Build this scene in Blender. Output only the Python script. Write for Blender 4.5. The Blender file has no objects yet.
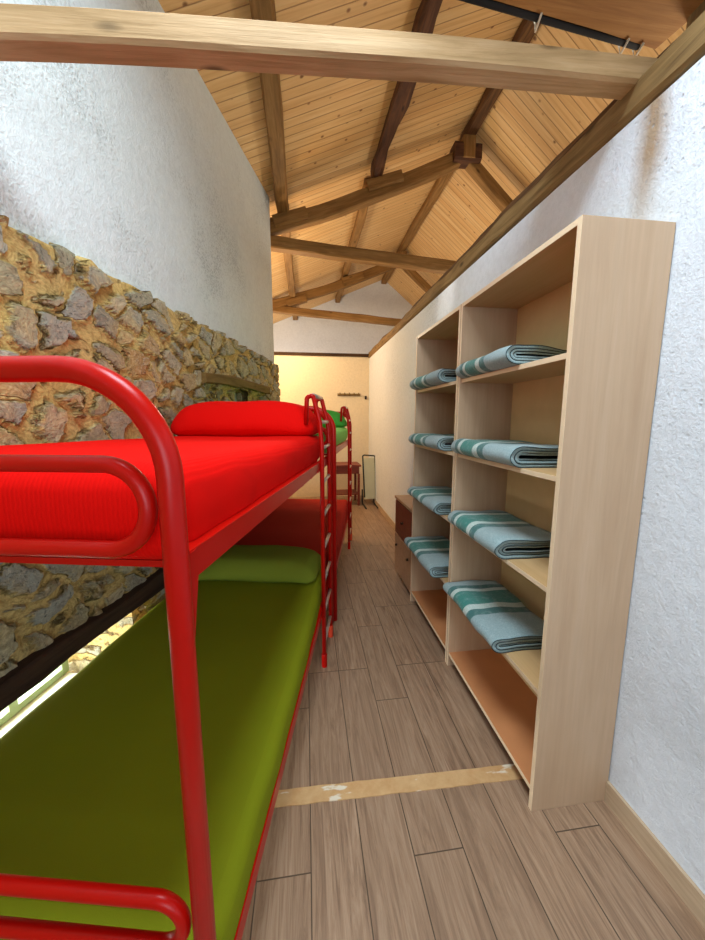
import bpy, bmesh, math, random
from mathutils import Vector, Matrix, noise
C = bpy.context.scene.collection
R = math.radians
A = R(11.3)
U = Vector((math.sin(A), math.cos(A), 0)); N = Vector((math.cos(A), -math.sin(A), 0))
def W(s, t, z=0.0): return N*s + U*t + Vector((0, 0, z))

# ------------------------------------------------------------------ materials
class NT:
    def __init__(s, name, rough=0.6, spec=0.4):
        s.m = bpy.data.materials.new(name); s.m.use_nodes = True
        s.t = s.m.node_tree; s.b = s.t.nodes['Principled BSDF']; s.out = s.t.nodes['Material Output']
        s.b.inputs['Roughness'].default_value = rough; s.b.inputs['Specular IOR Level'].default_value = spec
    def n(s, typ, ins=None, **kw):
        nd = s.t.nodes.new(typ)
        for k, v in kw.items(): setattr(nd, k, v)
        for k, v in (ins or {}).items():
            if isinstance(v, bpy.types.NodeSocket): s.t.links.new(v, nd.inputs[k])
            else: nd.inputs[k].default_value = v
        return nd
    def link(s, a, b): s.t.links.new(a, b)
    def coord(s, scale=(1, 1, 1), rot=(0, 0, 0), which='Object', loc=(0, 0, 0)):
        tc = s.n('ShaderNodeTexCoord')
        mp = s.n('ShaderNodeMapping', {'Vector': tc.outputs[which], 'Scale': scale, 'Rotation': rot, 'Location': loc})
        return mp.outputs[0]
    def noise(s, vec, scale, detail=4, rough=0.6, dist=0.0):
        return s.n('ShaderNodeTexNoise', {'Vector': vec, 'Scale': scale, 'Detail': detail, 'Roughness': rough, 'Distortion': dist}).outputs[0]
    def ramp(s, fac, stops):
        r = s.n('ShaderNodeValToRGB', {'Fac': fac}); e = r.color_ramp.elements
        while len(e) < len(stops): e.new(0.5)
        for i, (p, c) in enumerate(stops):
            e[i].position = p; e[i].color = (c[0], c[1], c[2], 1) if hasattr(c, '__len__') else (c, c, c, 1)
        return r.outputs[0]
    def mix(s, fac, a, b, mode='MIX'):
        m = s.n('ShaderNodeMix', data_type='RGBA', blend_type=mode)
        for k, v in ((0, fac), (6, a), (7, b)):
            if isinstance(v, bpy.types.NodeSocket): s.link(v, m.inputs[k])
            elif hasattr(v, '__len__'): m.inputs[k].default_value = (v[0], v[1], v[2], 1)
            else: m.inputs[k].default_value = v
        return m.outputs[2]
    def math(s, op, a, b=0.0, c=0.0):
        m = s.n('ShaderNodeMath', operation=op)
        for i, v in enumerate((a, b, c)):
            if isinstance(v, bpy.types.NodeSocket): s.link(v, m.inputs[i])
            else: m.inputs[i].default_value = v
        return m.outputs[0]
    def bump(s, h, strength=0.3, dist=0.01):
        b = s.n('ShaderNodeBump', {'Height': h, 'Strength': strength, 'Distance': dist})
        s.link(b.outputs[0], s.b.inputs['Normal'])
    def col(s, c):
        if isinstance(c, bpy.types.NodeSocket): s.link(c, s.b.inputs['Base Color'])
        else: s.b.inputs['Base Color'].default_value = (c[0], c[1], c[2], 1)
        return s.m

def srgb(r, g, b):
    f = lambda v: ((v/255+0.055)/1.055)**2.4 if v/255 > 0.04045 else v/255/12.92
    return (f(r), f(g), f(b))
def plain(name, c, rough=0.5, spec=0.4, metal=0.0, nz=0.08, scale=30):
    k = NT(name, rough, spec); v = k.coord()
    f = k.noise(v, scale)
    lo = tuple(x*(1-nz) for x in c); hi = tuple(min(1, x*(1+nz)) for x in c)
    k.b.inputs['Metallic'].default_value = metal
    return k.col(k.ramp(f, [(0.3, lo), (0.7, hi)]))

def wood(name, c1, c2, c3, knots=True, rough=0.7, gs=1.0, bump=0.25):
    """grain along the object's own X axis"""
    k = NT(name, rough, 0.25)
    oi = k.n('ShaderNodeObjectInfo')
    tc = k.n('ShaderNodeTexCoord')
    off = k.n('ShaderNodeVectorMath', {0: tc.outputs['Object'], 1: oi.outputs['Location']}, operation='ADD').outputs[0]
    mp = k.n('ShaderNodeMapping', {'Vector': off, 'Scale': (0.7*gs, 9*gs, 9*gs)}).outputs[0]
    g = k.noise(mp, 3.2, 6, 0.65, 0.6)
    mp2 = k.n('ShaderNodeMapping', {'Vector': off, 'Scale': (2*gs, 60*gs, 60*gs)}).outputs[0]
    fine = k.noise(mp2, 2.0, 3)
    big = k.noise(off, 1.6, 3)
    base = k.ramp(g, [(0.25, c1), (0.5, c2), (0.75, c3)])
    base = k.mix(k.math('MULTIPLY', fine, 0.35), base, tuple(x*0.55 for x in c1))
    base = k.mix(k.ramp(big, [(0.4, 0.0), (0.75, 0.45)]), base, tuple(x*0.8 for x in c1))
    if knots:
        mp3 = k.n('ShaderNodeMapping', {'Vector': off, 'Scale': (1.0, 2.6, 2.6)}).outputs[0]
        vo = k.n('ShaderNodeTexVoronoi', {'Vector': mp3, 'Scale': 2.6})
        kn = k.ramp(vo.outputs['Distance'], [(0.05, 1.0), (0.13, 0.0)])
        base = k.mix(k.math('MULTIPLY', kn, 0.8), base, tuple(x*0.3 for x in c1))
    k.bump(k.math('ADD', g, fine), bump, 0.006)
    return k.col(base)

M = {}
M['beam'] = wood('pale_timber', srgb(150, 118, 76), srgb(192, 156, 112), srgb(212, 178, 136))
M['truss'] = wood('brown_timber', srgb(106, 76, 38), srgb(150, 110, 60), srgb(176, 136, 84))
M['dark'] = wood('dark_timber', srgb(52, 32, 22), srgb(92, 58, 38), srgb(130, 88, 54))
M['plate'] = wood('weathered_plate', srgb(96, 74, 44), srgb(146, 116, 72), srgb(178, 146, 98))
M['purlin'] = wood('crooked_purlin', srgb(60, 40, 26), srgb(104, 70, 40), srgb(148, 108, 64))
M['board'] = wood('orange_board', srgb(140, 92, 46), srgb(178, 126, 68), srgb(200, 150, 88))
M['lintel'] = wood('old_lintel', srgb(44, 30, 20), srgb(74, 52, 34), srgb(96, 70, 46), rough=0.9)
M['lintel2'] = wood('ochre_lintel', srgb(96, 72, 34), srgb(136, 106, 56), srgb(160, 130, 76), rough=0.9)
M['lam'] = wood('beech_laminate', srgb(196, 162, 130), srgb(206, 173, 141), srgb(214, 183, 152), knots=False, rough=0.42, gs=0.6, bump=0.02)
M['laminner'] = wood('beech_laminate_shelf', srgb(205, 164, 112), srgb(214, 174, 122), srgb(222, 184, 134), knots=False, rough=0.45, gs=0.6, bump=0.02)
M['lamedge'] = plain('pale_edge_banding', srgb(238, 212, 176), 0.4, nz=0.03)
M['lamback'] = plain('ochre_hardboard', srgb(222, 190, 136), 0.6, nz=0.04, scale=8)
M['lambase'] = plain('orange_base_board', srgb(206, 140, 92), 0.35, nz=0.05, scale=6)
M['red'] = plain('red_enamel', srgb(184, 14, 6), 0.30, 0.22, nz=0.05, scale=5)
M['chrome'] = plain('worn_steel', srgb(215, 200, 190), 0.3, 0.5, 0.6)
M['tip'] = plain('orange_rubber', srgb(225, 70, 40), 0.5)
M['cab'] = wood('red_brown_veneer', srgb(110, 46, 34), srgb(136, 62, 46), srgb(150, 74, 54), knots=False, rough=0.45)
M['cablight'] = wood('beige_veneer', srgb(186, 140, 104), srgb(204, 160, 122), srgb(214, 172, 136), knots=False, rough=0.45)
M['darkmetal'] = plain('dark_green_metal', srgb(34, 42, 40), 0.4)
M['cream'] = plain('cream_panel', srgb(214, 208, 170), 0.5, nz=0.04, scale=6)
M['black'] = plain('black_void', (0.012, 0.01, 0.009), 0.9)
M['white'] = plain('white_paint', srgb(225, 225, 215), 0.5, nz=0.03)
M['greenframe'] = plain('green_window_paint', srgb(150, 170, 120), 0.5, nz=0.05)
M['cord'] = plain('pale_cord', srgb(205, 190, 165), 0.8)

def plaster(name, base, dark, speck=0.5, seed=0.0, streak=True, ps=75.0, gt=0.66, stain=False):
    k = NT(name, 0.9, 0.15)
    v = k.coord(loc=(seed, seed*0.7, 0))
    a = k.noise(v, 26, 6, 0.7); b = k.noise(v, 110, 3); big = k.noise(v, 1.3, 4, 0.6)
    pits = k.n('ShaderNodeTexVoronoi', {'Vector': v, 'Scale': ps})
    pit = k.ramp(pits.outputs['Distance'], [(0.22, 1.0), (0.48, 0.0)])
    sel = k.n('ShaderNodeSeparateColor', {0: pits.outputs['Color']}).outputs[0]
    gate = k.math('GREATER_THAN', sel, gt)
    dens = k.ramp(big, [(0.47, 0.05), (0.66, 1.0)])
    rag = k.ramp(k.noise(v, 85, 4, 0.75), [(0.50, 0.0), (0.60, 1.0)])
    f = k.math('MULTIPLY', k.math('MAXIMUM', k.math('MULTIPLY', pit, gate), k.math('MULTIPLY', rag, dens if streak else 0.25)), k.math('MULTIPLY', dens, speck))
    c = k.ramp(a, [(0.3, tuple(x*0.90 for x in base)), (0.6, base)])
    if streak:
        c = k.mix(k.ramp(k.noise(v, 2.1, 5, 0.7, 0.8), [(0.56, 0.0), (0.74, 0.25)]), c, tuple(x*0.72 for x in base))
    if stain:   # brown water stain running down the wall below the beam end
        sp = k.n('ShaderNodeSeparateXYZ', {0: k.coord()})
        dy = k.math('ABSOLUTE', k.math('ADD', k.math('SUBTRACT', sp.outputs[1], 1.155), k.math('MULTIPLY', k.math('SUBTRACT', big, 0.5), 0.12)))
        my = k.n('ShaderNodeMapRange', {0: dy, 1: 0.065, 2: 0.01, 3: 0.0, 4: 1.0}).outputs[0]
        mz = k.n('ShaderNodeMapRange', {0: sp.outputs[2], 1: 1.98, 2: 2.30, 3: 0.0, 4: 1.0}).outputs[0]
        c = k.mix(k.math('MULTIPLY', k.math('MULTIPLY', my, mz), 0.85), c, srgb(158, 124, 78))
    c = k.mix(f, c, dark)
    h = k.math('ADD', k.math('MULTIPLY', a, 1.0), k.math('MULTIPLY', b, 0.35))
    h = k.math('SUBTRACT', h, k.math('MULTIPLY', f, 0.8))
    k.bump(h, 0.75, 0.008)
    return k.col(c)
M['plaster_l'] = plaster('rough_white_plaster', (0.77, 0.82, 0.80), (0.26, 0.30, 0.28), 0.55, 3.1, True, 58, 0.55)
M['plaster_r'] = plaster('white_plaster', (0.76, 0.80, 0.86), (0.34, 0.37, 0.42), 0.6, 9.4, False, 60.0, 0.7, True)
M['plaster_y'] = plaster('cream_plaster', (0.84, 0.69, 0.47), (0.4, 0.36, 0.3), 0.25, 5.0, False)
M['plaster_g'] = plaster('gable_plaster', (0.74, 0.76, 0.78), (0.4, 0.4, 0.4), 0.2, 1.0, True)

# rubble stone (true displacement on a fine grid)
def stone_mat():
    k = NT('rubble_stone', 0.92, 0.15)
    v = k.coord(scale=(1, 1, 1.35))
    wob = k.n('ShaderNodeTexNoise', {'Vector': v, 'Scale': 4.5, 'Detail': 3.0})
    wv = k.n('ShaderNodeVectorMath', {0: wob.outputs['Color'], 1: (0.5, 0.5, 0.5)}, operation='SUBTRACT').outputs[0]
    ws = k.n('ShaderNodeVectorMath', {0: wv, 'Scale': 0.20}, operation='SCALE').outputs[0]
    vv = k.n('ShaderNodeVectorMath', {0: v, 1: ws}, operation='ADD').outputs[0]
    fl = k.n('ShaderNodeMapping', {'Vector': vv, 'Scale': (0.02, 1.0, 1.0)}).outputs[0]
    sc = 6.4
    e1 = k.n('ShaderNodeTexVoronoi', {'Vector': fl, 'Scale': sc, 'Randomness': 0.95}, feature='DISTANCE_TO_EDGE').outputs['Distance']
    c1 = k.n('ShaderNodeTexVoronoi', {'Vector': fl, 'Scale': sc, 'Randomness': 0.95}, feature='F1').outputs['Color']
    rr = k.n('ShaderNodeSeparateColor', {0: c1})
    r1, r2 = rr.outputs[0], rr.outputs[1]
    e2 = k.n('ShaderNodeTexVoronoi', {'Vector': fl, 'Scale': sc*2.3, 'Randomness': 1.0}, feature='DISTANCE_TO_EDGE').outputs['Distance']
    fn = k.noise(vv, 14, 6, 0.7); ff = k.noise(vv, 55, 4, 0.7); bg = k.noise(vv, 2.0, 4)
    # mortar width varies with a slow noise and per cell
    wid = k.math('MULTIPLY_ADD', r2, 0.16, 0.07)
    e = k.math('DIVIDE', e1, wid)
    e = k.math('ADD', e, k.math('MULTIPLY', k.math('SUBTRACT', fn, 0.5), 2.2))
    stone = k.ramp(e, [(0.62, 0.0), (0.95, 1.0)])
    stone_n = stone
    scol = k.ramp(r1, [(0.0, srgb(158, 152, 120)), (0.25, srgb(172, 172, 158)), (0.45, srgb(200, 176, 124)),
                       (0.62, srgb(146, 144, 128)), (0.8, srgb(200, 190, 156)), (1.0, srgb(176, 142, 88))])
    scol = k.mix(k.ramp(fn, [(0.35, 0.5), (0.55, 0.0)]), scol, srgb(116, 104, 84))
    scol = k.mix(k.ramp(k.noise(vv, 38, 5, 0.8), [(0.36, 0.85), (0.47, 0.0)]), scol, srgb(70, 66, 56))
    scol = k.mix(k.ramp(ff, [(0.5, 0.0), (0.7, 0.75)]), scol, srgb(206, 192, 162))
    mcol = k.ramp(bg, [(0.3, srgb(208, 178, 104)), (0.5, srgb(224, 196, 126)), (0.7, srgb(196, 162, 88))])
    mcol = k.mix(k.ramp(ff, [(0.4, 0.5), (0.6, 0.0)]), mcol, srgb(140, 100, 56))
    crev = k.ramp(k.math('MULTIPLY', k.math('ABSOLUTE', k.math('SUBTRACT', e, 0.62)), 1.0), [(0.0, 1.0), (0.25, 0.0)])
    crev = k.math('MULTIPLY', crev, k.ramp(k.noise(vv, 5.0, 3), [(0.45, 0.0), (0.6, 0.9)]))
    scol = k.mix(k.ramp(k.noise(vv, 3.4, 5, 0.7), [(0.45, 0.0), (0.65, 0.5)]), scol, mcol)
    col = k.mix(stone, mcol, scol)
    col = k.mix(crev, col, srgb(50, 38, 26))
    h = k.math('MULTIPLY', stone_n, k.math('MULTIPLY_ADD', r2, 0.018, 0.016))
    h = k.math('ADD', h, k.math('MULTIPLY', fn, 0.010))
    h = k.math('ADD', h, k.math('MULTIPLY', ff, 0.005))
    h = k.math('SUBTRACT', h, k.math('MULTIPLY', crev, 0.012))
    d = k.n('ShaderNodeDisplacement', {'Height': h, 'Midlevel': 0.012, 'Scale': 1.0})
    k.link(d.outputs[0], k.out.inputs['Displacement'])
    k.m.displacement_method = 'BOTH'
    return k.col(col)
M['stone'] = stone_mat()

def fabric(name, c, rib=None, rough=0.85, sheen=0.0):
    k = NT(name, rough, 0.08)
    v = k.coord()
    wv = k.noise(v, 420, 2); big = k.noise(v, 3.0, 3)
    k.b.inputs['Sheen Weight'].default_value = sheen
    col = k.ramp(big, [(0.3, tuple(x*0.92 for x in c)), (0.7, c)])
    h = wv
    if rib:
        w = k.n('ShaderNodeTexWave', {'Vector': k.coord(), 'Scale': rib, 'Distortion': 0.4}, wave_type='BANDS', bands_direction='X').outputs['Fac']
        h = k.math('ADD', w, k.math('MULTIPLY', wv, 0.5))
        col = k.mix(k.ramp(w, [(0.0, 0.14), (0.5, 0.0)]), col, tuple(x*0.6 for x in c))
    k.bump(h, 0.25, 0.002)
    return k.col(col)
M['redcloth'] = fabric('red_sheet', srgb(228, 12, 6), 40)
M['greencloth'] = fabric('green_sheet', srgb(132, 140, 24))
M['greenpillow'] = fabric('green_pillowcase', srgb(120, 132, 40))
M['redshade'] = fabric('red_sheet_shaded', srgb(184, 42, 32), 40)  # red sheet given the duller tone it has in shade
M['lightgreen'] = fabric('bright_green_sheet', srgb(150, 222, 112))
M['pillow2'] = fabric('mid_green_pillowcase', srgb(76, 166, 64))

def ceiling_mat():
    k = NT('knotty_pine_boards', 0.5, 0.3)
    tc = k.n('ShaderNodeTexCoord'); sp = k.n('ShaderNodeSeparateXYZ', {0: tc.outputs['Object']})
    x, y = sp.outputs[0], sp.outputs[1]
    yy = k.math('DIVIDE', y, 0.094)
    idx = k.math('FLOOR', yy); fr = k.math('SUBTRACT', yy, idx)
    rnd = k.n('ShaderNodeTexWhiteNoise', {'W': idx}, noise_dimensions='1D').outputs['Value']
    groove = k.ramp(k.math('ABSOLUTE', k.math('SUBTRACT', fr, 0.5)), [(0.44, 0.0), (0.485, 1.0)])
    cv = k.n('ShaderNodeCombineXYZ', {0: k.math('ADD', k.math('MULTIPLY', x, 0.5), k.math('MULTIPLY', rnd, 30)), 1: k.math('MULTIPLY', y, 9.0), 2: rnd}).outputs[0]
    g = k.noise(cv, 2.6, 5, 0.6, 0.5)
    col = k.ramp(g, [(0.25, srgb(198, 154, 96)), (0.5, srgb(218, 178, 120)), (0.78, srgb(232, 200, 146))])
    col = k.mix(k.math('MULTIPLY', rnd, 0.30), col, srgb(206, 148, 84))
    kv = k.n('ShaderNodeCombineXYZ', {0: k.math('ADD', x, k.math('MULTIPLY', rnd, 17)), 1: k.math('MULTIPLY', y, 1.0), 2: 0.0}).outputs[0]
    vo = k.n('ShaderNodeTexVoronoi', {'Vector': kv, 'Scale': 7.5, 'Randomness': 1.0})
    gate = k.math('GREATER_THAN', k.n('ShaderNodeSeparateColor', {0: vo.outputs['Color']}).outputs[0], 0.35)
    kn = k.math('MULTIPLY', k.ramp(vo.outputs['Distance'], [(0.07, 1.0), (0.15, 0.0)]), gate)
    col = k.mix(k.math('MULTIPLY', kn, 0.85), col, srgb(112, 62, 26))
    col = k.mix(k.math('MULTIPLY', groove, 0.65), col, srgb(120, 74, 34))
    k.bump(k.math('SUBTRACT', k.math('MULTIPLY', g, 0.15), groove), 0.6, 0.006)
    return k.col(col)
M['ceiling'] = ceiling_mat()

def floor_mat():
    k = NT('wood_look_tiles', 0.42, 0.35)
    v = k.coord(rot=(0, 0, R(-90)), loc=(0.13, -0.01, 0))
    def brick(m, c1, c2, mo):
        b = k.n('ShaderNodeTexBrick', {'Vector': v, 'Color1': (*c1, 1), 'Color2': (*c2, 1), 'Mortar': (*mo, 1), 'Scale': 1.0,
            'Mortar Size': m, 'Mortar Smooth': 0.2, 'Bias': 0.0, 'Brick Width': 0.66, 'Row Height': 0.172}, offset=0.37, offset_frequency=3, squash=1.0)
        return b
    b = brick(0.0022, (0, 0, 0), (1, 1, 1), (0.5, 0.5, 0.5))
    rnd = k.n('ShaderNodeSeparateColor', {0: b.outputs['Color']}).outputs[0]
    vs = k.n('ShaderNodeVectorMath', {0: k.coord(scale=(24, 1.6, 1)), 1: k.n('ShaderNodeCombineXYZ', {0: k.math('MULTIPLY', rnd, 31.0), 1: k.math('MULTIPLY', rnd, 17.0)}).outputs[0]}, operation='ADD').outputs[0]
    g = k.noise(vs, 1.6, 7, 0.72, 1.4)
    f = k.noise(k.coord(scale=(160, 6, 1)), 1.0, 3)
    col = k.ramp(g, [(0.3, srgb(118, 90, 70)), (0.5, srgb(166, 134, 106)), (0.72, srgb(196, 164, 134))])
    col = k.mix(k.math('MULTIPLY', f, 0.45), col, srgb(126, 102, 82))
    col = k.mix(k.math('MULTIPLY', rnd, 0.28), col, srgb(134, 108, 86))
    col = k.mix(b.outputs['Fac'], col, srgb(92, 74, 58))
    k.bump(k.math('SUBTRACT', k.math('MULTIPLY', g, 0.25), b.outputs['Fac']), 0.35, 0.004)
    return k.col(col)
M['floor'] = floor_mat()

def strip_mat():
    k = NT('floor_patch', 0.75, 0.2)
    v = k.coord()
    a = k.noise(v, 9, 5, 0.7); b = k.noise(v, 22, 5, 0.75)
    c = k.ramp(a, [(0.3, srgb(196, 150, 98)), (0.7, srgb(216, 178, 128))])
    m = k.n('ShaderNodeTexNoise', {'Vector': k.coord(scale=(1, 3, 1), loc=(0.4, 0, 0)), 'Scale': 7.0, 'Detail': 6.0}).outputs[0]
    c = k.mix(k.ramp(m, [(0.58, 0.0), (0.62, 0.85)]), c, srgb(232, 222, 200))
    k.bump(b, 0.4, 0.004)
    return k.col(c)
M['strip'] = strip_mat()
def base_mat():
    k = NT('baseboard_tile', 0.4, 0.3)
    g = k.noise(k.coord(scale=(30, 2, 30)), 1.5, 5, 0.65, 0.8)
    return k.col(k.ramp(g, [(0.3, srgb(172, 146, 118)), (0.7, srgb(204, 180, 150))]))
M['base'] = base_mat()

def blanket_mat(i, y0, y1, flip=0.0):
    k = NT('striped_blanket_wool', 0.95, 0.1)
    tc = k.n('ShaderNodeTexCoord'); sp = k.n('ShaderNodeSeparateXYZ', {0: tc.outputs['Object']})
    w = k.noise(tc.outputs['Object'], 6, 2)
    y = k.math('ADD', sp.outputs[1], k.math('MULTIPLY', k.math('SUBTRACT', w, 0.5), 0.012))
    f = k.n('ShaderNodeMapRange', {0: y, 1: y1, 2: y0, 3: 0.0, 4: 1.0}).outputs[0]     # 0 = far end, 1 = near end
    gb, te, dt, wh = srgb(158, 182, 184), srgb(58, 136, 124), srgb(62, 116, 112), srgb(204, 222, 214)
    seq = [(0, gb), (.10+flip, dt), (.17+flip, wh), (.225+flip, te), (.46+flip, wh), (.535+flip, dt), (.63+flip, gb), (1, gb)]
    r = k.n('ShaderNodeValToRGB', {'Fac': f}); r.color_ramp.interpolation = 'CONSTANT'
    e = r.color_ramp.elements
    while len(e) < len(seq): e.new(0.5)
    for j, (p, c) in enumerate(seq): e[j].position = min(p, 1); e[j].color = (*c, 1)
    fz = k.noise(tc.outputs['Object'], 190, 3, 0.7); g2 = k.noise(tc.outputs['Object'], 40, 3)
    col = k.mix(k.ramp(fz, [(0.35, 0.35), (0.65, 0.0)]), r.outputs[0], srgb(70, 96, 98))
    col = k.mix(k.ramp(g2, [(0.5, 0.0), (0.8, 0.25)]), col, srgb(200, 214, 210))
    k.b.inputs['Sheen Weight'].default_value = 0.3
    k.bump(fz, 0.6, 0.003)
    return k.col(col)
M['hem_hollow'] = plain('dark_hem_and_hollow', srgb(36, 50, 52), 0.95, nz=0.1)

# ------------------------------------------------------------------ mesh helpers
def finish(name, bm, mats, parent=None, smooth=False, loc=None, rot=None, bev=0.0, recalc=True):
    if recalc: bmesh.ops.recalc_face_normals(bm, faces=bm.faces[:])
    me = bpy.data.meshes.new(name); bm.to_mesh(me); bm.free()
    for m in (mats if isinstance(mats, (list, tuple)) else [mats]): me.materials.append(m)
    for p in me.polygons: p.use_smooth = smooth
    o = bpy.data.objects.new(name, me); C.objects.link(o)
    if parent: o.parent = parent
    if loc is not None: o.location = loc
    if rot is not None: o.rotation_euler = rot
    if bev > 0:
        b = o.modifiers.new('bevel', 'BEVEL'); b.width = bev; b.segments = 2; b.limit_method = 'ANGLE'
    return o
def tag(o, label=None, cat=None, group=None, kind=None):
    for k, v in (('label', label), ('category', cat), ('group', group), ('kind', kind)):
        if v: o[k] = v
    return o
def empty(name, loc, rz=0, **kw):
    o = bpy.data.objects.new(name, None); C.objects.link(o); o.location = loc; o.rotation_euler = (0, 0, rz)
    o.empty_display_size = 0.1
    return tag(o, **kw)
def box(bm, x0, x1, y0, y1, z0, z1, mi=0):
    vs = [bm.verts.new(p) for p in ((x0,y0,z0),(x1,y0,z0),(x1,y1,z0),(x0,y1,z0),(x0,y0,z1),(x1,y0,z1),(x1,y1,z1),(x0,y1,z1))]
    for f in ((0,3,2,1),(4,5,6,7),(0,1,5,4),(1,2,6,5),(2,3,7,6),(3,0,4,7)):
        fc = bm.faces.new([vs[i] for i in f]); fc.material_index = mi
def prism(bm, poly, z0, z1):
    a = [bm.verts.new((p[0], p[1], z0)) for p in poly]; b = [bm.verts.new((p[0], p[1], z1 if not callable(z1) else z1(p))) for p in poly]
    n = len(poly)
    bm.faces.new(a[::-1]); bm.faces.new(b)
    for i in range(n): bm.faces.new((a[i], a[(i+1)%n], b[(i+1)%n], b[i]))
def fillet(pts, r, n=8, closed=False):
    out = []; P = [Vector(p) for p in pts]; L = len(P)
    for i in range(L):
        if not closed and i in (0, L-1): out.append(P[i]); continue
        a, b, c = P[i-1], P[i], P[(i+1) % L]
        d1 = (a-b); d2 = (c-b); rr = min(r if not hasattr(r, '__len__') else r[i], d1.length*.49, d2.length*.49)
        d1.normalize(); d2.normalize()
        ang = d1.angle(d2)
        if ang > 3.1 or rr < 1e-4: out.append(b); continue
        cut = min(rr/math.tan(ang/2), (a-b).length*.499, (c-b).length*.499); rad = cut*math.tan(ang/2)
        ctr = b + (d1+d2).normalized()*(rad/math.sin(ang/2))
        s = b + d1*cut - ctr; e = b + d2*cut - ctr
        for j in range(n+1):
            th = s.angle(e); f = j/n
            out.append(ctr + s*(math.sin((1-f)*th)/math.sin(th)) + e*(math.sin(f*th)/math.sin(th)))
    return out
def tube(bm, pts, r, closed=False, seg=14, mi=0):
    P = [Vector(p) for p in pts]; L = len(P); rings = []
    T = []
    for i in range(L):
        a = P[i-1] if (i > 0 or closed) else P[i]; b = P[(i+1) % L] if (i < L-1 or closed) else P[i]
        T.append((b-a).normalized())
    up = Vector((0, 0, 1)) if abs(T[0].z) < 0.9 else Vector((1, 0, 0))
    nrm = (up - T[0]*up.dot(T[0])).normalized()
    for i in range(L):
        nrm = (nrm - T[i]*nrm.dot(T[i])).normalized(); bi = T[i].cross(nrm)
        rr = r if not callable(r) else r(i/(L-1))
        rings.append([bm.verts.new(P[i] + (nrm*math.cos(2*math.pi*k/seg) + bi*math.sin(2*math.pi*k/seg))*rr) for k in range(seg)])
    for i in range(L if closed else L-1):
        a, b = rings[i], rings[(i+1) % L]
        off = 0
        if closed and i == L-1:
            off = min(range(seg), key=lambda q: (b[q].co - a[0].co).length)
        for k in range(seg):
            f = bm.faces.new((a[k], a[(k+1) % seg], b[(k+1+off) % seg], b[(k+off) % seg])); f.material_index = mi
    if not closed:
        for ring, rev in ((rings[0], True), (rings[-1], False)):
            f = bm.faces.new(ring[::-1] if rev else ring); f.material_index = mi
def soft_box(x, y, z, r, res=0.04, deform=None):
    """box centred at origin bottom z=0, rounded by r, fine surface grid"""
    bm = bmesh.new(); hx, hy, hz = x/2, y/2, z/2; key = {}
    def q(v):
        inner = [max(-h+r2, min(h-r2, c)) for c, h, r2 in zip(v, (hx, hy, hz), (min(r, hx), min(r, hy), min(r, hz)))]
        i = Vector(inner); d = Vector(v)-i
        w = i + d.normalized()*min(r, hx, hy, hz) if d.length > 1e-9 else Vector(v)
        w.z += hz
        return deform(w) if deform else w
    def vert(v):
        k = tuple(round(c, 5) for c in v)
        if k not in key: key[k] = bm.verts.new(q(v))
        return key[k]
    def lin(h):
        n = max(2, int(2*h/res)); L = [-h + 2*h*i/n for i in range(n+1)]
        rr = min(r, h*0.98)
        ex = [-h + rr*(1-math.cos(a))*1.0 for a in (0.35, 0.7, 1.05, 1.3)]
        L = sorted(set([round(c, 5) for c in L + ex + [-c for c in ex]]))
        o = [L[0]]
        for c in L[1:]:
            if c - o[-1] > 0.002: o.append(c)
        o[-1] = h
        return o
    X, Y, Z = lin(hx), lin(hy), lin(hz)
    def face(a, b, fn):
        for i in range(len(a)-1):
            for j in range(len(b)-1):
                vs = [vert(fn(a[i], b[j])), vert(fn(a[i+1], b[j])), vert(fn(a[i+1], b[j+1])), vert(fn(a[i], b[j+1]))]
                if len(set(vs)) == 4:
                    try: bm.faces.new(vs)
                    except ValueError: pass
    for s in (-1, 1):
        face(X, Y, lambda a, b: (a, b, s*hz)); face(X, Z, lambda a, b: (a, s*hy, b)); face(Y, Z, lambda a, b: (s*hx, a, b))
    return bm
def timber(name, p0, p1, w, h, mat, wob=0.012, seed=0, bow=0.0, parent=None, up=Vector((0, 0, 1)), taper=1.0, swell=0.0):
    """hewn timber from p0 to p1 (centre line), w across, h high, object X along its length"""
    p0, p1 = Vector(p0), Vector(p1); d = p1-p0; L = d.length; xx = d.normalized()
    yy = up.cross(xx).normalized(); zz = xx.cross(yy)
    bm = bmesh.new(); n = max(6, int(L/0.12)); rings = []
    ch = min(w, h)*0.12
    prof = []
    for sx, sz in ((1, 1), (-1, 1), (-1, -1), (1, -1)):
        a = (sx*w/2, sz*(h/2-ch)); b = (sx*(w/2-ch), sz*h/2)
        prof += ([a, b] if sx*sz > 0 else [b, a])
    for i in range(n+1):
        f = i/n; x = -L/2+L*f; s = 1+(taper-1)*f + swell*noise.noise(Vector((x*2.3+seed*3, seed, 7)))
        oy = wob*noise.noise(Vector((x*1.1, seed*7.3, 0))); oz = wob*noise.noise(Vector((x*1.1, 0, seed*5.1))) + bow*4*f*(1-f)
        ring = []
        for j, (a, b) in enumerate(prof):
            q = noise.noise(Vector((x*3.1+seed, j*1.7, seed*2.0)))*wob*0.5
            ring.append(bm.verts.new((x, a*s+oy+q, b*s+oz+q)))
        rings.append(ring)
    for i in range(n):
        for j in range(8): bm.faces.new((rings[i][j], rings[i][(j+1) % 8], rings[i+1][(j+1) % 8], rings[i+1][j]))
    bm.faces.new(rings[0][::-1]); bm.faces.new(rings[-1])
    o = finish(name, bm, mat, parent)
    mt = Matrix((xx, yy, zz)).transposed().to_4x4(); mt.translation = (p0+p1)/2
    if parent: mt = Matrix.Translation(-parent.location) @ mt
    o.matrix_local = mt
    return o

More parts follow.
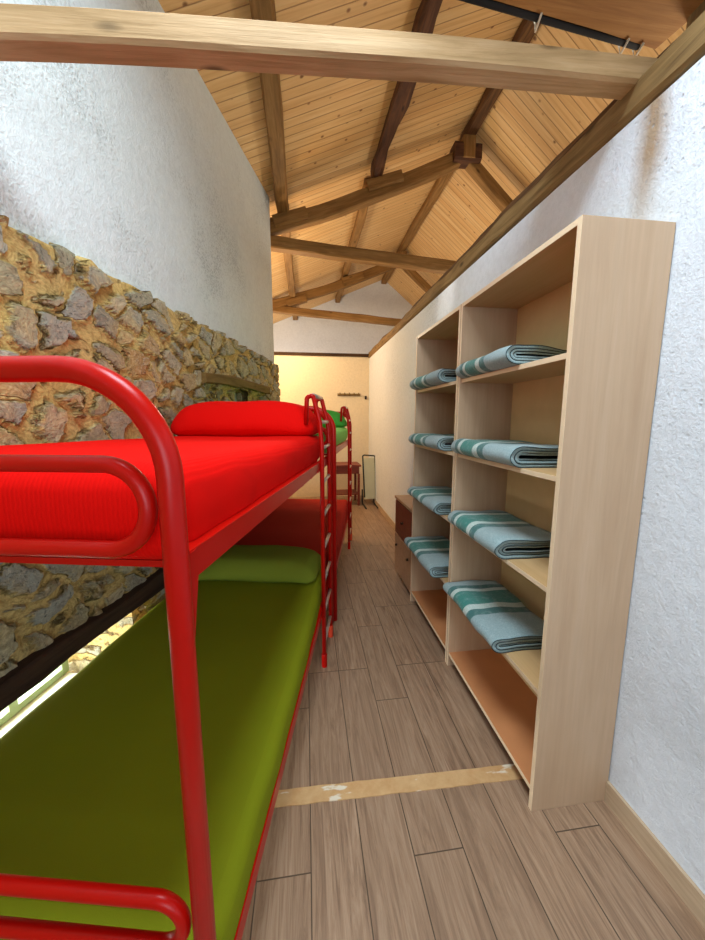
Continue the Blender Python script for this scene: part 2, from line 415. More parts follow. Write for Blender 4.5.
# ------------------------------------------------------------------ shell
def zroof(x, y):
    k = 0.42
    return 4.97 - k*(2.04-x) if x <= 2.04 else 4.97 - 0.80*(x-2.04)
YB, YG = -2.2, 9.4
def flat(name, verts, faces, mat, kind='structure', thick=0.0):
    bm = bmesh.new(); vs = [bm.verts.new(v) for v in verts]
    for f in faces: bm.faces.new([vs[i] for i in f])
    o = finish(name, bm, mat, recalc=False); tag(o, kind=kind)
    if thick:
        s = o.modifiers.new('solid', 'SOLIDIFY'); s.thickness = thick; s.offset = -1
    return o
bm = bmesh.new(); box(bm, -3.3, 4.7, YB-.1, YG+.1, -0.12, 0.0); tag(finish('floor', bm, M['floor']), kind='structure')

# ceiling: two slopes meeting at the ridge
xl, xr = -3.4, 4.7
bm = bmesh.new()
for x0, x1 in ((xl, 2.04), (2.04, xr)):
    a = [bm.verts.new((x, y, zroof(x, y)+dz)) for dz in (0, .06) for (x, y) in ((x0, YB-.2), (x1, YB-.2), (x1, YG+.2), (x0, YG+.2))]
    for f in ((0,3,2,1),(4,5,6,7),(0,1,5,4),(1,2,6,5),(2,3,7,6),(3,0,4,7)): bm.faces.new([a[i] for i in f])
tag(finish('ceiling', bm, M['ceiling']), kind='structure')

# right partition wall (x 1.12 near, 1.16 far), height 2.45..2.55
def xw(y): return 1.12 + 0.008*max(0, y-1.5)
def ztop(y): return 2.45 + 0.015*max(0, y-1.0)
bm = bmesh.new()
ys = [YB + (6.5-YB)*i/16 for i in range(17)]
fr = [(bm.verts.new((xw(y), y, 0)), bm.verts.new((xw(y), y, ztop(y))), bm.verts.new((xw(y)+.16, y, 0)), bm.verts.new((xw(y)+.16, y, ztop(y)))) for y in ys]
for a, b in zip(fr, fr[1:]):
    bm.faces.new((a[0], b[0], b[1], a[1])); bm.faces.new((a[2], a[3], b[3], b[2])); bm.faces.new((a[1], b[1], b[3], a[3]))
bm.faces.new((fr[0][0], fr[0][1], fr[0][3], fr[0][2])); bm.faces.new((fr[-1][0], fr[-1][2], fr[-1][3], fr[-1][1]))
tag(finish('wall_right', bm, M['plaster_r']), kind='structure')
# wall plate on the partition: two rough boards
def along_plate(name, dx, w, h, dz, y0, y1, mat, seed):
    return timber(name, (xw(y0)+dx, y0, ztop(y0)+dz), (xw(y1)+dx, y1, ztop(y1)+dz), w, h, mat, wob=0.022, seed=seed)
o = along_plate('trim_1', 0.05, 0.13, 0.10, 0.045, YB, 6.5, M['plate'], 3.0); tag(o, kind='structure')
o = along_plate('trim_2', 0.10, 0.12, 0.05, 0.125, YB, 6.5, M['purlin'], 5.0); tag(o, kind='structure')

# far wall
bm = bmesh.new(); box(bm, -3.2, 1.32, 6.5, 6.62, 0, 2.55); tag(finish('wall_far', bm, M['plaster_y']), kind='structure')
bm = bmesh.new(); box(bm, -3.2, 1.32, 6.46, 6.66, 2.55, 2.60); tag(finish('trim_3', bm, M['lintel']), kind='structure')
bm = bmesh.new()
a = [(xl, YG), (2.04, YG), (xr, YG)]
def gable(name, y, th, x0, x1, mat, hole=None):
    bm = bmesh.new()
    def colm(xa, xb, za=None, zb=None):
        za0 = 0 if za is None else za
        def top(x): return zroof(x, y)+.02 if zb is None else zb
        v = [bm.verts.new((x, yy, z)) for yy in (y, y+th) for (x, z) in ((xa, za0), (xb, za0), (xb, top(xb)), (xa, top(xa)))]
        for f in ((0,1,2,3),(7,6,5,4),(0,4,5,1),(1,5,6,2),(2,6,7,3),(3,7,4,0)): bm.faces.new([v[i] for i in f])
    if hole:
        hx0, hx1, hz0, hz1 = hole
        colm(x0, hx0); colm(hx0, hx1, 0, hz0); colm(hx0, hx1, hz1, None); colm(hx1, 2.04); colm(2.04, x1)
    else: colm(x0, 2.04); colm(2.04, x1)
    return tag(finish(name, bm, mat), kind='structure')
gable('wall_gable', YG, .2, xl, xr, M['plaster_g'])
HB = (-0.55, 0.95, 0.95, 2.35)
gable('wall_back', YB-.2, .2, xl, xr, M['plaster_r'], HB)
# outer side walls
flat('wall_outer_left', [(xl+.1, YB, 0), (xl+.1, YG, 0), (xl+.1, YG, zroof(xl+.1, 0)), (xl+.1, YB, zroof(xl+.1, 0))], [(0, 1, 2, 3)], M['plaster_y'])
flat('wall_outer_right', [(xr-.1, YB, 0), (xr-.1, YG, 0), (xr-.1, YG, zroof(xr-.1, 0)), (xr-.1, YB, zroof(xr-.1, 0))], [(3, 2, 1, 0)], M['plaster_r'])
# unseen back window, added as an opening for fill daylight
bm = bmesh.new(); x0, x1, z0, z1 = HB; y = YB-.12
for bx in ((x0, x0+.06, z0, z1), (x1-.06, x1, z0, z1), (x0, x1, z0, z0+.06), (x0, x1, z1-.06, z1), ((x0+x1)/2-.03, (x0+x1)/2+.03, z0, z1)):
    box(bm, bx[0], bx[1], y-.03, y+.03, bx[2], bx[3])
tag(finish('added_window', bm, M['white'], bev=.004), kind='structure')

# ---- left wall: stone below z 2.1, plaster above; local frame (s,t) on object rotated by -A
SW = -1.25; T0, T1 = -2.3, 4.40
LW = (0.50, 1.66, 0.06, 0.535)      # low window opening  t0,t1,z0,z1
HW = (3.04, 3.36, 1.52, 1.69)      # small high opening
def left_obj(name, bm, mat, smooth=False, recalc=False):
    return finish(name, bm, mat, smooth=smooth, loc=W(SW, 0, 0), rot=(0, 0, -A), recalc=recalc)
# stone surface grid, local x = outwards into the room, y = along, z = up.
bm = bmesh.new()
st_y = T0; dy = 0.0125; rows = 168
cache = {}
def edge_top(y): return 2.105 + 0.015*noise.noise(Vector((y*2.6, 3.3, 0))) + 0.012*noise.noise(Vector((y*9, 1.3, 0)))
def edge_end(z): return T1 + 0.04*noise.noise(Vector((z*3.1, 9.3, 0))) + (0.05*math.exp(-((z-1.75)/.25)**2))
ylist = [-0.2 + i*dy for i in range(int((T1+.2)/dy)+1)]
def sv(i, j):
    if (i, j) in cache: return cache[(i, j)]
    y = ylist[i]; f = j/rows; z = f*edge_top(y)
    yy = y
    if y > T1-0.3: yy = y + (edge_end(z)-T1)*(y-(T1-0.3))/0.3
    x = 0.022*noise.noise(Vector((yy*1.4, z*1.4, 5))) + 0.036
    # recess below the upper lintel
    zt = 1.70
    if 2.48 < yy < 3.85 and z < zt and z > 0.9:
        k = min(1, (yy-2.48)/.06, (3.85-yy)/.06, (zt-z)/.03)
        x -= 0.035*max(0, k)
    if j == rows: x -= 0.06
    if i == len(ylist)-1: x -= 0.10
    cache[(i, j)] = bm.verts.new((x, yy, z)); return cache[(i, j)]
for i in range(len(ylist)-1):
    ym = (ylist[i]+ylist[i+1])/2
    for j in range(rows):
        zm = (j+.5)/rows*2.09
        jit = 0.015*noise.noise(Vector((ym*6, zm*6, 2)))
        if LW[0]+jit < ym < LW[1]+jit and LW[2] < zm < LW[3]: continue
        if HW[0]+jit < ym < HW[1] and HW[2]+jit < zm < HW[3]+jit: continue
        bm.faces.new((sv(i, j), sv(i+1, j), sv(i+1, j+1), sv(i, j+1)))
left_obj('wall_left', bm, M['stone'], smooth=True, recalc=False)['kind'] = 'structure'
# body of the wall behind the stone face (0.5 thick), with the openings left free
bm = bmesh.new(); TH = 0.5; fx = -0.045
def wb(y0, y1, z0, z1, x0=-TH, x1=fx): box(bm, x0, x1, y0, y1, z0, z1)
e = 0.012
wb(T0, LW[0]-e, 0, 2.02); wb(LW[0]-e, LW[1]+e, 0, LW[2]-e); wb(LW[0]-e, LW[1]+e, LW[3]+e, 2.02)
fx = -0.10
wb(LW[1]+e, HW[0]-e, 0, 2.02); wb(HW[0]-e, HW[1]+e, 0, HW[2]-e); wb(HW[0]-e, HW[1]+e, HW[3]+e, 2.02); wb(HW[1]+e, T1-.08, 0, 2.02)
sm = M['stone'].copy(); sm.name = 'rubble_stone_reveal'; sm.displacement_method = 'BUMP'
o = left_obj('wall_left_core', bm, sm, recalc=True); o['kind'] = 'structure'
# plaster part above, its top cut to the slope
bm = bmesh.new(); n = 20
cols = []
for i in range(n+1):
    t = T0 + (T1-.02-T0)*i/n
    c = []
    for dx in (0.0, -TH):
        p = W(SW+dx, t); zt = zroof(p.x, p.y)+.03
        c += [bm.verts.new((dx, t, 2.0)), bm.verts.new((dx, t, zt))]
    cols.append(c)
for a, b in zip(cols, cols[1:]):
    bm.faces.new((a[0], b[0], b[1], a[1])); bm.faces.new((a[2], a[3], b[3], b[2])); bm.faces.new((a[0], a[2], b[2], b[0])); bm.faces.new((a[1], b[1], b[3], a[3]))
bm.faces.new((cols[0][0], cols[0][1], cols[0][3], cols[0][2])); bm.faces.new((cols[-1][0], cols[-1][2], cols[-1][3], cols[-1][1]))
o = left_obj('wall_upper_left', bm, M['plaster_l'], recalc=True); o['kind'] = 'structure'
# low window: sill, painted frame with panes
bm = bmesh.new()
box(bm, -TH+.02, -.03, LW[0]+.002, LW[1]-.02, LW[2]-.01, LW[2]+.015)
o = left_obj('window_sill', bm, M['white'], recalc=True); o['kind'] = 'structure'
bm = bmesh.new(); xx = -TH+.06
zz0, zz1 = LW[2]+.02, LW[3]
nb = 4
for i in range(nb+1):
    yc = LW[0]+.03 + (LW[1]-.06-LW[0])*i/nb
    box(bm, xx-.02, xx+.02, yc-.02, yc+.02, zz0, zz1)
for z in (zz0, zz0+.17, zz1-.04): box(bm, xx-.018, xx+.018, LW[0]+.01, LW[1]-.01, z, z+.035)
o = left_obj('window_1', bm, M['greenframe'], recalc=True); o['kind'] = 'structure'
bm = bmesh.new()
for y in (HW[0]+.01, HW[0]+.15, HW[1]-.04): box(bm, -.13, -.09, y, y+.035, HW[2], HW[3])
box(bm, -.13, -.09, HW[0], HW[1], HW[2], HW[2]+.03); box(bm, -.13, -.09, HW[0], HW[1], HW[3]-.03, HW[3])
o = left_obj('window_2', bm, M['white'], recalc=True); o['kind'] = 'structure'
# lintels
o = timber('window_lintel', W(SW+.005, .15, .585), W(SW+.005, 2.05, .575), 0.17, 0.085, M['lintel'], 0.02, 2.2)
tag(o, 'dark rough timber lintel over the low bright window beside the lower bunk', 'lintel')
o = timber('window_lintel', W(SW+.02, 2.42, 1.735), W(SW+.02, 3.88, 1.76), 0.13, 0.075, M['lintel2'], 0.02, 8.2, bow=0.015)
tag(o, 'ochre weathered timber lintel set in the stone wall above the red pillow', 'lintel')

# baseboard
bm = bmesh.new()
yb = [YB, 1.0, 2.6, 4.5, 6.5]
for a, b in zip(yb, yb[1:]):
    v = [bm.verts.new((xw(y)+dx, y, z)) for y in (a, b) for (dx, z) in ((-.012, 0), (.002, 0), (.002, .085), (-.012, .085))]
    for f in ((0,3,7,4),(3,2,6,7),(0,4,5,1)): bm.faces.new([v[i] for i in f])
tag(finish('baseboard_right', bm, M['base']), kind='structure')

# floor patch strip
bm = bmesh.new(); n = 40; up, dn = [], []
for i in range(n+1):
    x = -0.62 + (0.98+.62)*i/n; y = 1.186 - 0.022*(x+.118)
    up.append((x, y+.031+.004*noise.noise(Vector((x*14, 1, 0))))); dn.append((x, y-.031+.004*noise.noise(Vector((x*14, 5, 0)))))
va = [bm.verts.new((*p, .0035)) for p in up]; vb = [bm.verts.new((*p, .0035)) for p in dn]
vc = [bm.verts.new((*p, -.001)) for p in up]; vd = [bm.verts.new((*p, -.001)) for p in dn]
for i in range(n):
    bm.faces.new((vb[i], vb[i+1], va[i+1], va[i])); bm.faces.new((vd[i], vb[i], vb[i+1], vd[i+1])[::-1]); bm.faces.new((va[i], vc[i], vc[i+1], va[i+1])[::-1])
tag(finish('trim_4', bm, M['strip']), kind='structure')

# ------------------------------------------------------------------ roof timbers
o = timber('tie_beam', (-1.10, 1.235, 2.462), (1.265, 1.245, 2.605), 0.078, 0.082, M['beam'], 0.008, 1.0, bow=0.02)
tag(o, 'pale squared tie beam crossing the whole room closest to the camera', 'beam')
PZ = 0.17
def purlin(x, seed, mat, label, w=.15, h=.17, wob=.02, y0=YB, y1=4.72, swell=0.0):
    z = zroof(x, 0)-h/2-.012-wob*.3
    o = timber('purlin', (x, y0, z), (x, y1, z), w, h, mat, wob, seed, swell=swell)
    return tag(o, label, 'beam', 'purlins under the boarded roof')
purlin(2.04, 4, M['purlin'], 'dark brown ridge purlin between the pale beam and the middle truss', .13, .11, .02)
purlin(2.04, 5, M['truss'], 'brown ridge purlin beyond the middle truss', .13, .11, .02, 4.76, 9.38)
purlin(0.93, 6, M['dark'], 'dark knotty crooked purlin halfway up the left slope, nearer than the middle truss', .12, .13, .06, swell=.35)
purlin(0.86, 7, M['truss'], 'brown purlin halfway up the left slope beyond the middle truss', .12, .12, .02, 4.86, 9.38)
purlin(-0.22, 9, M['truss'], 'squared brown purlin low on the left slope, beside the white wall', .14, .14, .02)
purlin(-0.22, 10, M['truss'], 'short visible brown purlin low on the left slope beyond the middle truss', .12, .12, .02, 4.86, 9.38)
purlin(3.1, 12, M['truss'], 'brown purlin low on the right roof slope beyond the partition', .13, .13, .02, YB, 9.38)
def truss(Y, label, seed, dz=0.0):
    r = empty('roof_truss', (2.04, Y, 3.4), label=label, cat='roof truss', group='timber trusses carrying the purlins')
    xl_, xr_ = -0.95, 4.0
    timber('tie_beam', (xl_, Y+.02, 3.60+dz), (xr_, Y-.02, 3.26+dz), .14, .135, M['truss'], .02, seed, parent=r, bow=-.02)
    hz = -0.37
    timber('rafter', (xl_, Y, 3.54+dz), (2.06, Y, 4.72), .13, .165, M['truss'], .02, seed+1, parent=r, bow=-.07)
    timber('rafter', (2.0, Y, 4.97-.24), (3.55, Y, 3.40), .13, .13, M['truss'], .02, seed+2, parent=r)
    for x, w in ((-.16, .34), (.98, .38)):
        timber('cleat', (x-w/2, Y-.02, zroof(x-w/2, 0)-.215), (x+w/2+.05, Y-.02, zroof(x+w/2, 0)-.23), .16, .13, M['truss'], .01, seed+x, parent=r)
    timber('ridge_block', (1.86, Y-.03, 4.68), (2.2, Y-.03, 4.68), .20, .20, M['dark'], .015, seed+7, parent=r)
    timber('ridge_block', (2.04, Y-.06, 4.60), (2.04, Y-.06, 4.84), .16, .18, M['truss'], .015, seed+7, parent=r, up=Vector((0, 1, 0)))
    return r
truss(4.70, 'heavy brown roof truss in the middle of the room, nearer of the two', 21)
truss(7.70, 'smaller looking brown roof truss just before the white gable wall', 33, .10)
# wide board and cord at the top right
r = empty('loft_board', (0.9, 1.2, 2.9), label='wide dark brown board high over the partition in the top right corner', cat='board')
bm = bmesh.new(); pts = [(0.25, .98), (1.50, 1.02), (1.405, 1.455), (1.134, 1.424), (0.667, 1.381), (0.30, 1.345)]
prism(bm, pts, 2.9, 2.94)
o = finish('board', bm, M['board'], r, loc=(-.9, -1.2, -2.9), bev=.004)
bm = bmesh.new()
pth = [(0.30, 1.362, 2.905), (0.667, 1.395, 2.905), (1.134, 1.438, 2.905), (1.33, 1.455, 2.905)]
tube(bm, pth, .012, seg=8); finish('cable', bm, M['black'], r, True, loc=(-.9, -1.2, -2.9))
for x in (0.88, 1.27, 1.34):
    bm = bmesh.new(); y = 1.40+(x-.667)*.092
    tube(bm, [(x-.01, y-.03, 2.895), (x, y+.02, 2.885), (x+.005, y+.035, 2.93), (x, y-.02, 2.945)], .004, seg=6)
    finish('cord_tie', bm, M['cord'], r, True, loc=(-.9, -1.2, -2.9))
o = timber('partition_post', (1.46, 1.20, 2.52), (1.46, 1.20, 2.90), .10, .30, M['plate'], .006, 3, up=Vector((0, 1, 0)))
tag(o, 'weathered short post between the wall plate and the wide board at top right', 'post')

# ------------------------------------------------------------------ bookcases
XF, XB = 0.806, 1.116
SZ = [1.655, 1.262, 0.872, 0.476]
def bookcase(y0, y1, label):
    r = empty('bookcase', ((XF+XB)/2, (y0+y1)/2, 0), label=label, cat='bookcase', group='beech bookcases against the right wall')
    D = XB-XF; Wd = y1-y0; th = .019
    def panel(name, cx, cy, cz, sx, sy, sz, mat, axis='z'):
        # object X = grain direction; a mesh with a paler front edge (index 1)
        bm = bmesh.new(); box(bm, -sx/2, sx/2, -sy/2, sy/2, -sz/2, sz/2)
        bmesh.ops.recalc_face_normals(bm, faces=bm.faces[:])
        for f in bm.faces:
            if f.normal.x < -.9: f.material_index = 1
        # rotate mesh so that local X is the grain
        if axis == 'z': rot = (0, R(-90), 0)
        elif axis == 'y': rot = (0, 0, R(90))
        else: rot = (0, 0, 0)
        from mathutils import Euler
        mt = Euler(rot).to_matrix()
        bmesh.ops.transform(bm, matrix=mt.inverted().to_4x4(), verts=bm.verts[:])
        return finish(name, bm, [mat, M['lamedge']], r, loc=(cx, cy, cz), rot=rot, bev=.0012, recalc=False)
    H = 2.035
    for s in (-1, 1): panel('side_panel', 0, s*(Wd/2-th/2), H/2, D, th, H, M['lam'])
    panel('top_panel', 0, 0, H-th/2, D-.002, Wd-2*th, th, M['laminner'], 'y')
    for z in SZ: panel('shelf', .004, 0, z-th/2, D-.012, Wd-2*th, th, M['laminner'], 'y')
    panel('bottom_shelf', .002, 0, .078, D-.004, Wd-2*th, th, M['lambase'], 'y')
    bm = bmesh.new(); box(bm, -.002, .002, -Wd/2+th, Wd/2-th, .07, H-th); finish('back_panel', bm, M['lamback'], r, loc=(D/2-.006, 0, 0))
    bm = bmesh.new(); box(bm, -.006, .006, -Wd/2+th, Wd/2-th, 0, .068); finish('dark_gap_strip', bm, M['lintel'], r, loc=(-D/2+.05, 0, 0))  # dark strip for the shade under the raised bottom shelf
    return r
bookcase(1.018, 1.826, 'tall open beech bookcase nearest the camera, its side panel facing us')
bookcase(1.832, 2.575, 'farther tall open beech bookcase, standing beside the small red-brown cabinet')

# ------------------------------------------------------------------ blankets
def blanket(yn, yf, zs, th, seed, over, label, depth=.30, pinch=0.0, flip=0.0, group='striped blankets on the bookcase shelves'):
    """nested U folds; rounded fold at the front (-x), extruded along y"""
    rnd = random.Random(seed)
    yc = (yn+yf)/2; x0 = XF - over
    r = 0
    bm = bmesh.new()
    layers = [(th/2, .0125), (th/2-.0145, .0105), (th/2-.027, .0095)]
    ny = 44; yl, yh = yn-yc, yf-yc
    for li, (ro, t) in enumerate(layers):
        if ro < .006: continue
        ri = max(ro-t, .0015)
        # outline of the U in (x,z), outer then inner
        def U_(rad, n=12):
            pts = [(depth, rad)]
            for q in range(1, 8): pts.append((depth-(depth-rad)*q/8, rad))
            for q in range(n+1):
                a = math.pi/2 + math.pi*q/n
                pts.append((th/2+.0 + rad*math.cos(a)*1.25, rad*math.sin(a)))
            for q in range(1, 9): pts.append((th/2+(depth-th/2)*q/8, -rad))
            return pts
        o_, i_ = U_(ro), U_(ri)
        sh = li*.006*rnd.uniform(-1, 1)
        rings = []
        nyj = rnd.uniform(0.0, .008)*li; 
        for k in range(ny+1):
            f = k/ny; y = yl + nyj + (yh-yl-nyj)*f
            def tr(p):
                x, z = p
                top = (z/(th/2)+1)/2
                sq = 1 - .16*(1-math.cos(2*math.pi*min(f*1.0, 1)))*0.2
                zz = (z+th/2)
                wav = .004*noise.noise(Vector((x*9, y*7, seed)))*top*2.0
                endd = -.10*th*top*(abs(2*f-1)**6)
                xs = .006*noise.noise(Vector((y*5, seed*3.0, 0))) + .03*pinch*(f-.5)
                zf = 1 - pinch*.45*max(0, (x-.12)/.2)*top - .12*(x/depth)*top
                return (x + xs + .004*noise.noise(Vector((y*14, z*30, seed))), y + .010*noise.noise(Vector((x*10, z*20, seed+3.0))) , zz*sq*zf + wav + endd + .0015)
            rings.append(([bm.verts.new(tr(p)) for p in o_], [bm.verts.new(tr(p)) for p in i_]))
        m = len(o_)
        for a, b in zip(rings, rings[1:]):
            for s_ in (0, 1):
                for j in range(m-1):
                    f = bm.faces.new((a[s_][j], a[s_][j+1], b[s_][j+1], b[s_][j]))
                    if s_ == 1: f.material_index = 1 if li == len(layers)-1 else 0  # inside of the innermost fold coloured dark, as a shaded hollow
            for j in (0, m-1): bm.faces.new((a[0][j], a[1][j], b[1][j], b[0][j]))
        for rg in (rings[0], rings[-1]):
            for j in range(m-1):
                bm.faces.new((rg[0][j], rg[0][j+1], rg[1][j+1], rg[1][j]))
        # dark hem cord along the outer edge of the near end
        if li < 3:
            cen = [(a.co+b.co*0) for a, b in zip(rings[0][0], rings[0][1])]
            cen = [c + Vector((0, -.0012, 0)) for c in cen]
            tube(bm, [c.copy() for c in cen], .0016, seg=5, mi=1)
    bmesh.ops.recalc_face_normals(bm, faces=bm.faces[:])
    o = finish('blanket', bm, [blanket_mat(seed, yl, yh, flip), M['hem_hollow']], smooth=True, loc=(x0, yc, zs), recalc=False)
    return tag(o, label, 'blanket', group)
nb = 'folded teal striped blanket on the %s shelf of the nearest bookcase'
fb = 'folded teal striped blanket on the %s shelf of the farther bookcase'
names = ['top', 'second from top', 'third from top', 'lowest']
ths = [.075, .085, .088, .07]
blanket(1.30, 1.79, SZ[0], .082, 1, .030, nb % names[0], pinch=.5, depth=.29)
blanket(1.24, 1.79, SZ[1], .088, 2, .030, nb % names[1], flip=-.02)
blanket(1.295, 1.79, SZ[2], .088, 3, .035, nb % names[2])
blanket(1.262, 1.79, SZ[3], .070, 4, .045, nb % names[3], flip=.02)
blanket(1.98, 2.54, SZ[0], .085, 5, .045, fb % names[0], flip=.02)
blanket(1.96, 2.54, SZ[1], .085, 6, .040, fb % names[1])
blanket(1.98, 2.54, SZ[2], .078, 7, .045, fb % names[2])
blanket(1.97, 2.54, SZ[3], .078, 8, .060, fb % names[3])

# small cabinet
r = empty('cabinet', (.97, 2.86, 0), label='low red-brown cabinet with a beige lower door beyond the bookcases', cat='cabinet')
def part(name, x0, x1, y0, y1, z0, z1, mat, parent, bev=.003):
    bm = bmesh.new(); cx, cy, cz = (x0+x1)/2, (y0+y1)/2, (z0+z1)/2
    box(bm, x0-cx, x1-cx, y0-cy, y1-cy, z0-cz, z1-cz)
    return finish(name, bm, mat, parent, loc=Vector((cx, cy, cz))-(parent['_o'] if False else Vector(parent.location)) if parent.parent is None else (cx, cy, cz), bev=bev)
part('body', .835, 1.11, 2.60, 3.14, .03, .715, M['cablight'], r)
part('top_board', .815, 1.115, 2.59, 3.155, .715, .74, M['cablight'], r)
d = part('drawer', .818, .835, 2.61, 3.13, .40, .705, M['cab'], r)
bm = bmesh.new(); tube(bm, [(-.009, 0, 0), (-.028, 0, 0)], .011, seg=10); finish('knob', bm, M['lintel'], d, True)
d = part('door', .818, .835, 2.61, 3.13, .04, .39, M['cablight'], r)
for y in (-.18, .18):
    bm = bmesh.new(); tube(bm, [(-.009, y, .08), (-.026, y, .08)], .011, seg=10); finish('knob', bm, M['lintel'], d, True)

# ------------------------------------------------------------------ bunk beds (local x = s, y = t)
TR = 0.0175
SR, SL = -0.285, -1.165
TN, TF = 0.465, 2.325
def bed(dt, label, first):
    base = W((SR+SL)/2, (TN+TF)/2+dt, 0)
    r = empty('bunk_bed', base, -A, label=label, cat='bunk bed', group='red tubular steel bunk beds along the stone wall')
    ox, oy = (SR+SL)/2, (TN+TF)/2
    def L(s, t, z): return Vector((s-ox, t-oy, z))
    for t in (TN, TF):
        if first is None: break
        bm = bmesh.new()
        sr = SR-(.022 if t == TF else 0)
        p = fillet([L(sr, t, 0), L(sr, t, 1.517), L(SL, t, 1.517), L(SL, t, 0)], .15, 12)
        tube(bm, p, TR, seg=20); finish('end_frame', bm, M['red'], r, True)
        for z0, z1 in (((1.262, 1.387), (.545, .64)) if (t == TN and first) else ((1.262, 1.387),)):
            bm = bmesh.new()
            a, b = SR-.036, SL+.036
            rad = (z1-z0)*.49
            p = fillet([L(a, t, z0), L(a, t, z1), L(b, t, z1), L(b, t, z0)], rad, 10, closed=True)
            tube(bm, p, .0125, closed=True, seg=14); finish('end_loop', bm, M['red'], r, True)
    def ztr(t): return 1.25-.042*max(0, (t-TN))/1.86
    for s in (SR-.010, SL+.010):
        for lo in (0, 1):
            bm = bmesh.new(); n = 10
            prev = None
            for i in range(n+1):
                t = TN+.0 + (TF-TN)*i/n
                zt = (ztr(t) if not lo else .365)
                tp = -.022*i/n if s > -.5 else 0
                ring = [bm.verts.new(L(s+dx+tp, t, z)) for dx, z in ((-.012, zt-.05), (.012, zt-.05), (.012, zt), (-.012, zt))]
                if prev:
                    for j in range(4): bm.faces.new((prev[j], prev[(j+1)%4], ring[(j+1)%4], ring[j]))
                else: bm.faces.new(ring)
                prev = ring
            bm.faces.new(prev); finish('side_rail', bm, M['red'], r, bev=.002)
            for t, sg in ((TN, 1), (TF, -1)):
                bm = bmesh.new(); zt = (ztr(t) if not lo else .365)
                a = [L(s+.013-(.022 if sg < 0 and s > -.5 else 0), t+sg*q, z) for q, z in ((.0, zt-.145), (.03, zt-.145), (.052, zt-.05), (.052, zt-.004), (0, zt-.004))]
                b = [p - Vector((.004, 0, 0)) for p in a]
                va = [bm.verts.new(p) for p in a]; vb = [bm.verts.new(p) for p in b]
                bm.faces.new(va); bm.faces.new(vb[::-1])
                for j in range(5): bm.faces.new((va[j], va[(j+1)%5], vb[(j+1)%5], vb[j]))
                finish('bracket', bm, M['red'], r)
    for z in (1.205, .345):
        bm = bmesh.new()
        for i in range(9):
            t = TN+.12 + (TF-TN-.24)*i/8; q = z-(.03*(t-TN)/1.86 if z > 1 else 0)
            box(bm, SL+.01-ox, SR-.01-ox, t-.02-oy, t+.02-oy, q-.012, q)
        finish('slat_base', bm, M['red'], r)
    return r
def pillowmesh(w, l, h, seed):
    def df(p):
        fx = abs(p.x/(w/2)); fy = abs(p.y/(l/2))
        k = 1 - .45*fx**5 - .35*fy**4
        q = p.copy(); q.z = (p.z)*max(.2, k)
        q.x += .012*noise.noise(Vector((p.y*5, p.z*6, seed))); q.z += .008*noise.noise(Vector((p.x*5, p.y*5, seed)))
        return q
    return soft_box(w, l, h, h*.48, .03, df)
def soft(name, s, t, z, w, l, h, rad, mat, label, cat, group, seed, dt=0, fn=None, pillow=False):
    if pillow: bm = pillowmesh(w, l, h, seed)
    else:
        def df(p):
            q = p.copy()
            if p.z > h*.5:
                q.z += .006*noise.noise(Vector((p.x*4, p.y*3, seed)))
            q.x += .004*noise.noise(Vector((p.y*7, p.z*9, seed+1)))*(1 if abs(p.x) > w*.45 else 0)
            return fn(q) if fn else q
        bm = soft_box(w, l, h, rad, .035, df)
    o = finish(name, bm, mat, smooth=True, loc=W(s, t+dt, z), rot=(0, 0, -A))
    return tag(o, label, cat, group)
MW = SR-SL-.045; MC = (SR+SL)/2; ML = TF-TN-.075; MT = (TN+TF)/2
def upperfn(q):
    f = (q.y+ML/2)/ML
    q.z -= .034*f
    return q
def mats_for(dt, up, lo, lupm, llom, lupp, llop, seed, pm, pl):
    # fitted sheet hangs a little below the mattress: flared lower edge
    def fnu(q):
        q = upperfn(q)
        f = (q.y+ML/2)/ML
        if q.x > 0: q.x -= .03*f*min(1, q.x/.4)
        if f > .80 and q.z < .09: q.z += .09*((f-.80)/.20)**1.6*(1-q.z/.09)*(1 if q.x > 0 else 0)
        return q
    def fnl(q):
        f = (q.y+ML/2)/ML
        if q.x > 0: q.x -= (.045*f**2)*min(1, q.x/.4)
        return q
    soft('mattress', MC-.002, MT, 1.212, MW+.025, ML, .168, .06, up, lupm, 'mattress', 'mattresses on the bunk beds', seed, dt, fnu)
    soft('mattress', MC-.002, MT, .334, MW+.045, ML, .148, .045, lo, llom, 'mattress', 'mattresses on the bunk beds', seed+1, dt, fnl)
    soft('pillow', MC-.018, TF-.275, 1.338, .82, .40, .212, .08, pm, lupp, 'pillow', 'pillows on the bunk beds', seed+2, dt, pillow=True)
    if llop: soft('pillow', MC-.02, TF-.235, .474, .80, .36, .15, .06, pl, llop, 'pillow', 'pillows on the bunk beds', seed+3, dt, pillow=True)
bed(0, 'nearest red tubular steel bunk bed with a rounded end frame beside the camera', True)
bed(1.90, 'farther red tubular steel bunk bed, end to end with the nearest one', False)
mats_for(0, M['redcloth'], M['greencloth'],
    'mattress in a bright red ribbed sheet on the upper bunk of the nearest bed',
    'mattress in an olive green sheet on the lower bunk of the nearest bed',
    'plump bright red pillow across the upper bunk of the nearest bed',
    'green pillow at the head of the olive green lower bunk', 1, M['redcloth'], M['greenpillow'])
mats_for(1.90, M['lightgreen'], M['redshade'],
    'mattress in a light green sheet on the upper bunk of the farther bed',
    'mattress in a red sheet on the lower bunk of the farther bed',
    'green pillow on the upper bunk of the farther bed',
    None, 11, M['pillow2'], M['redshade'])

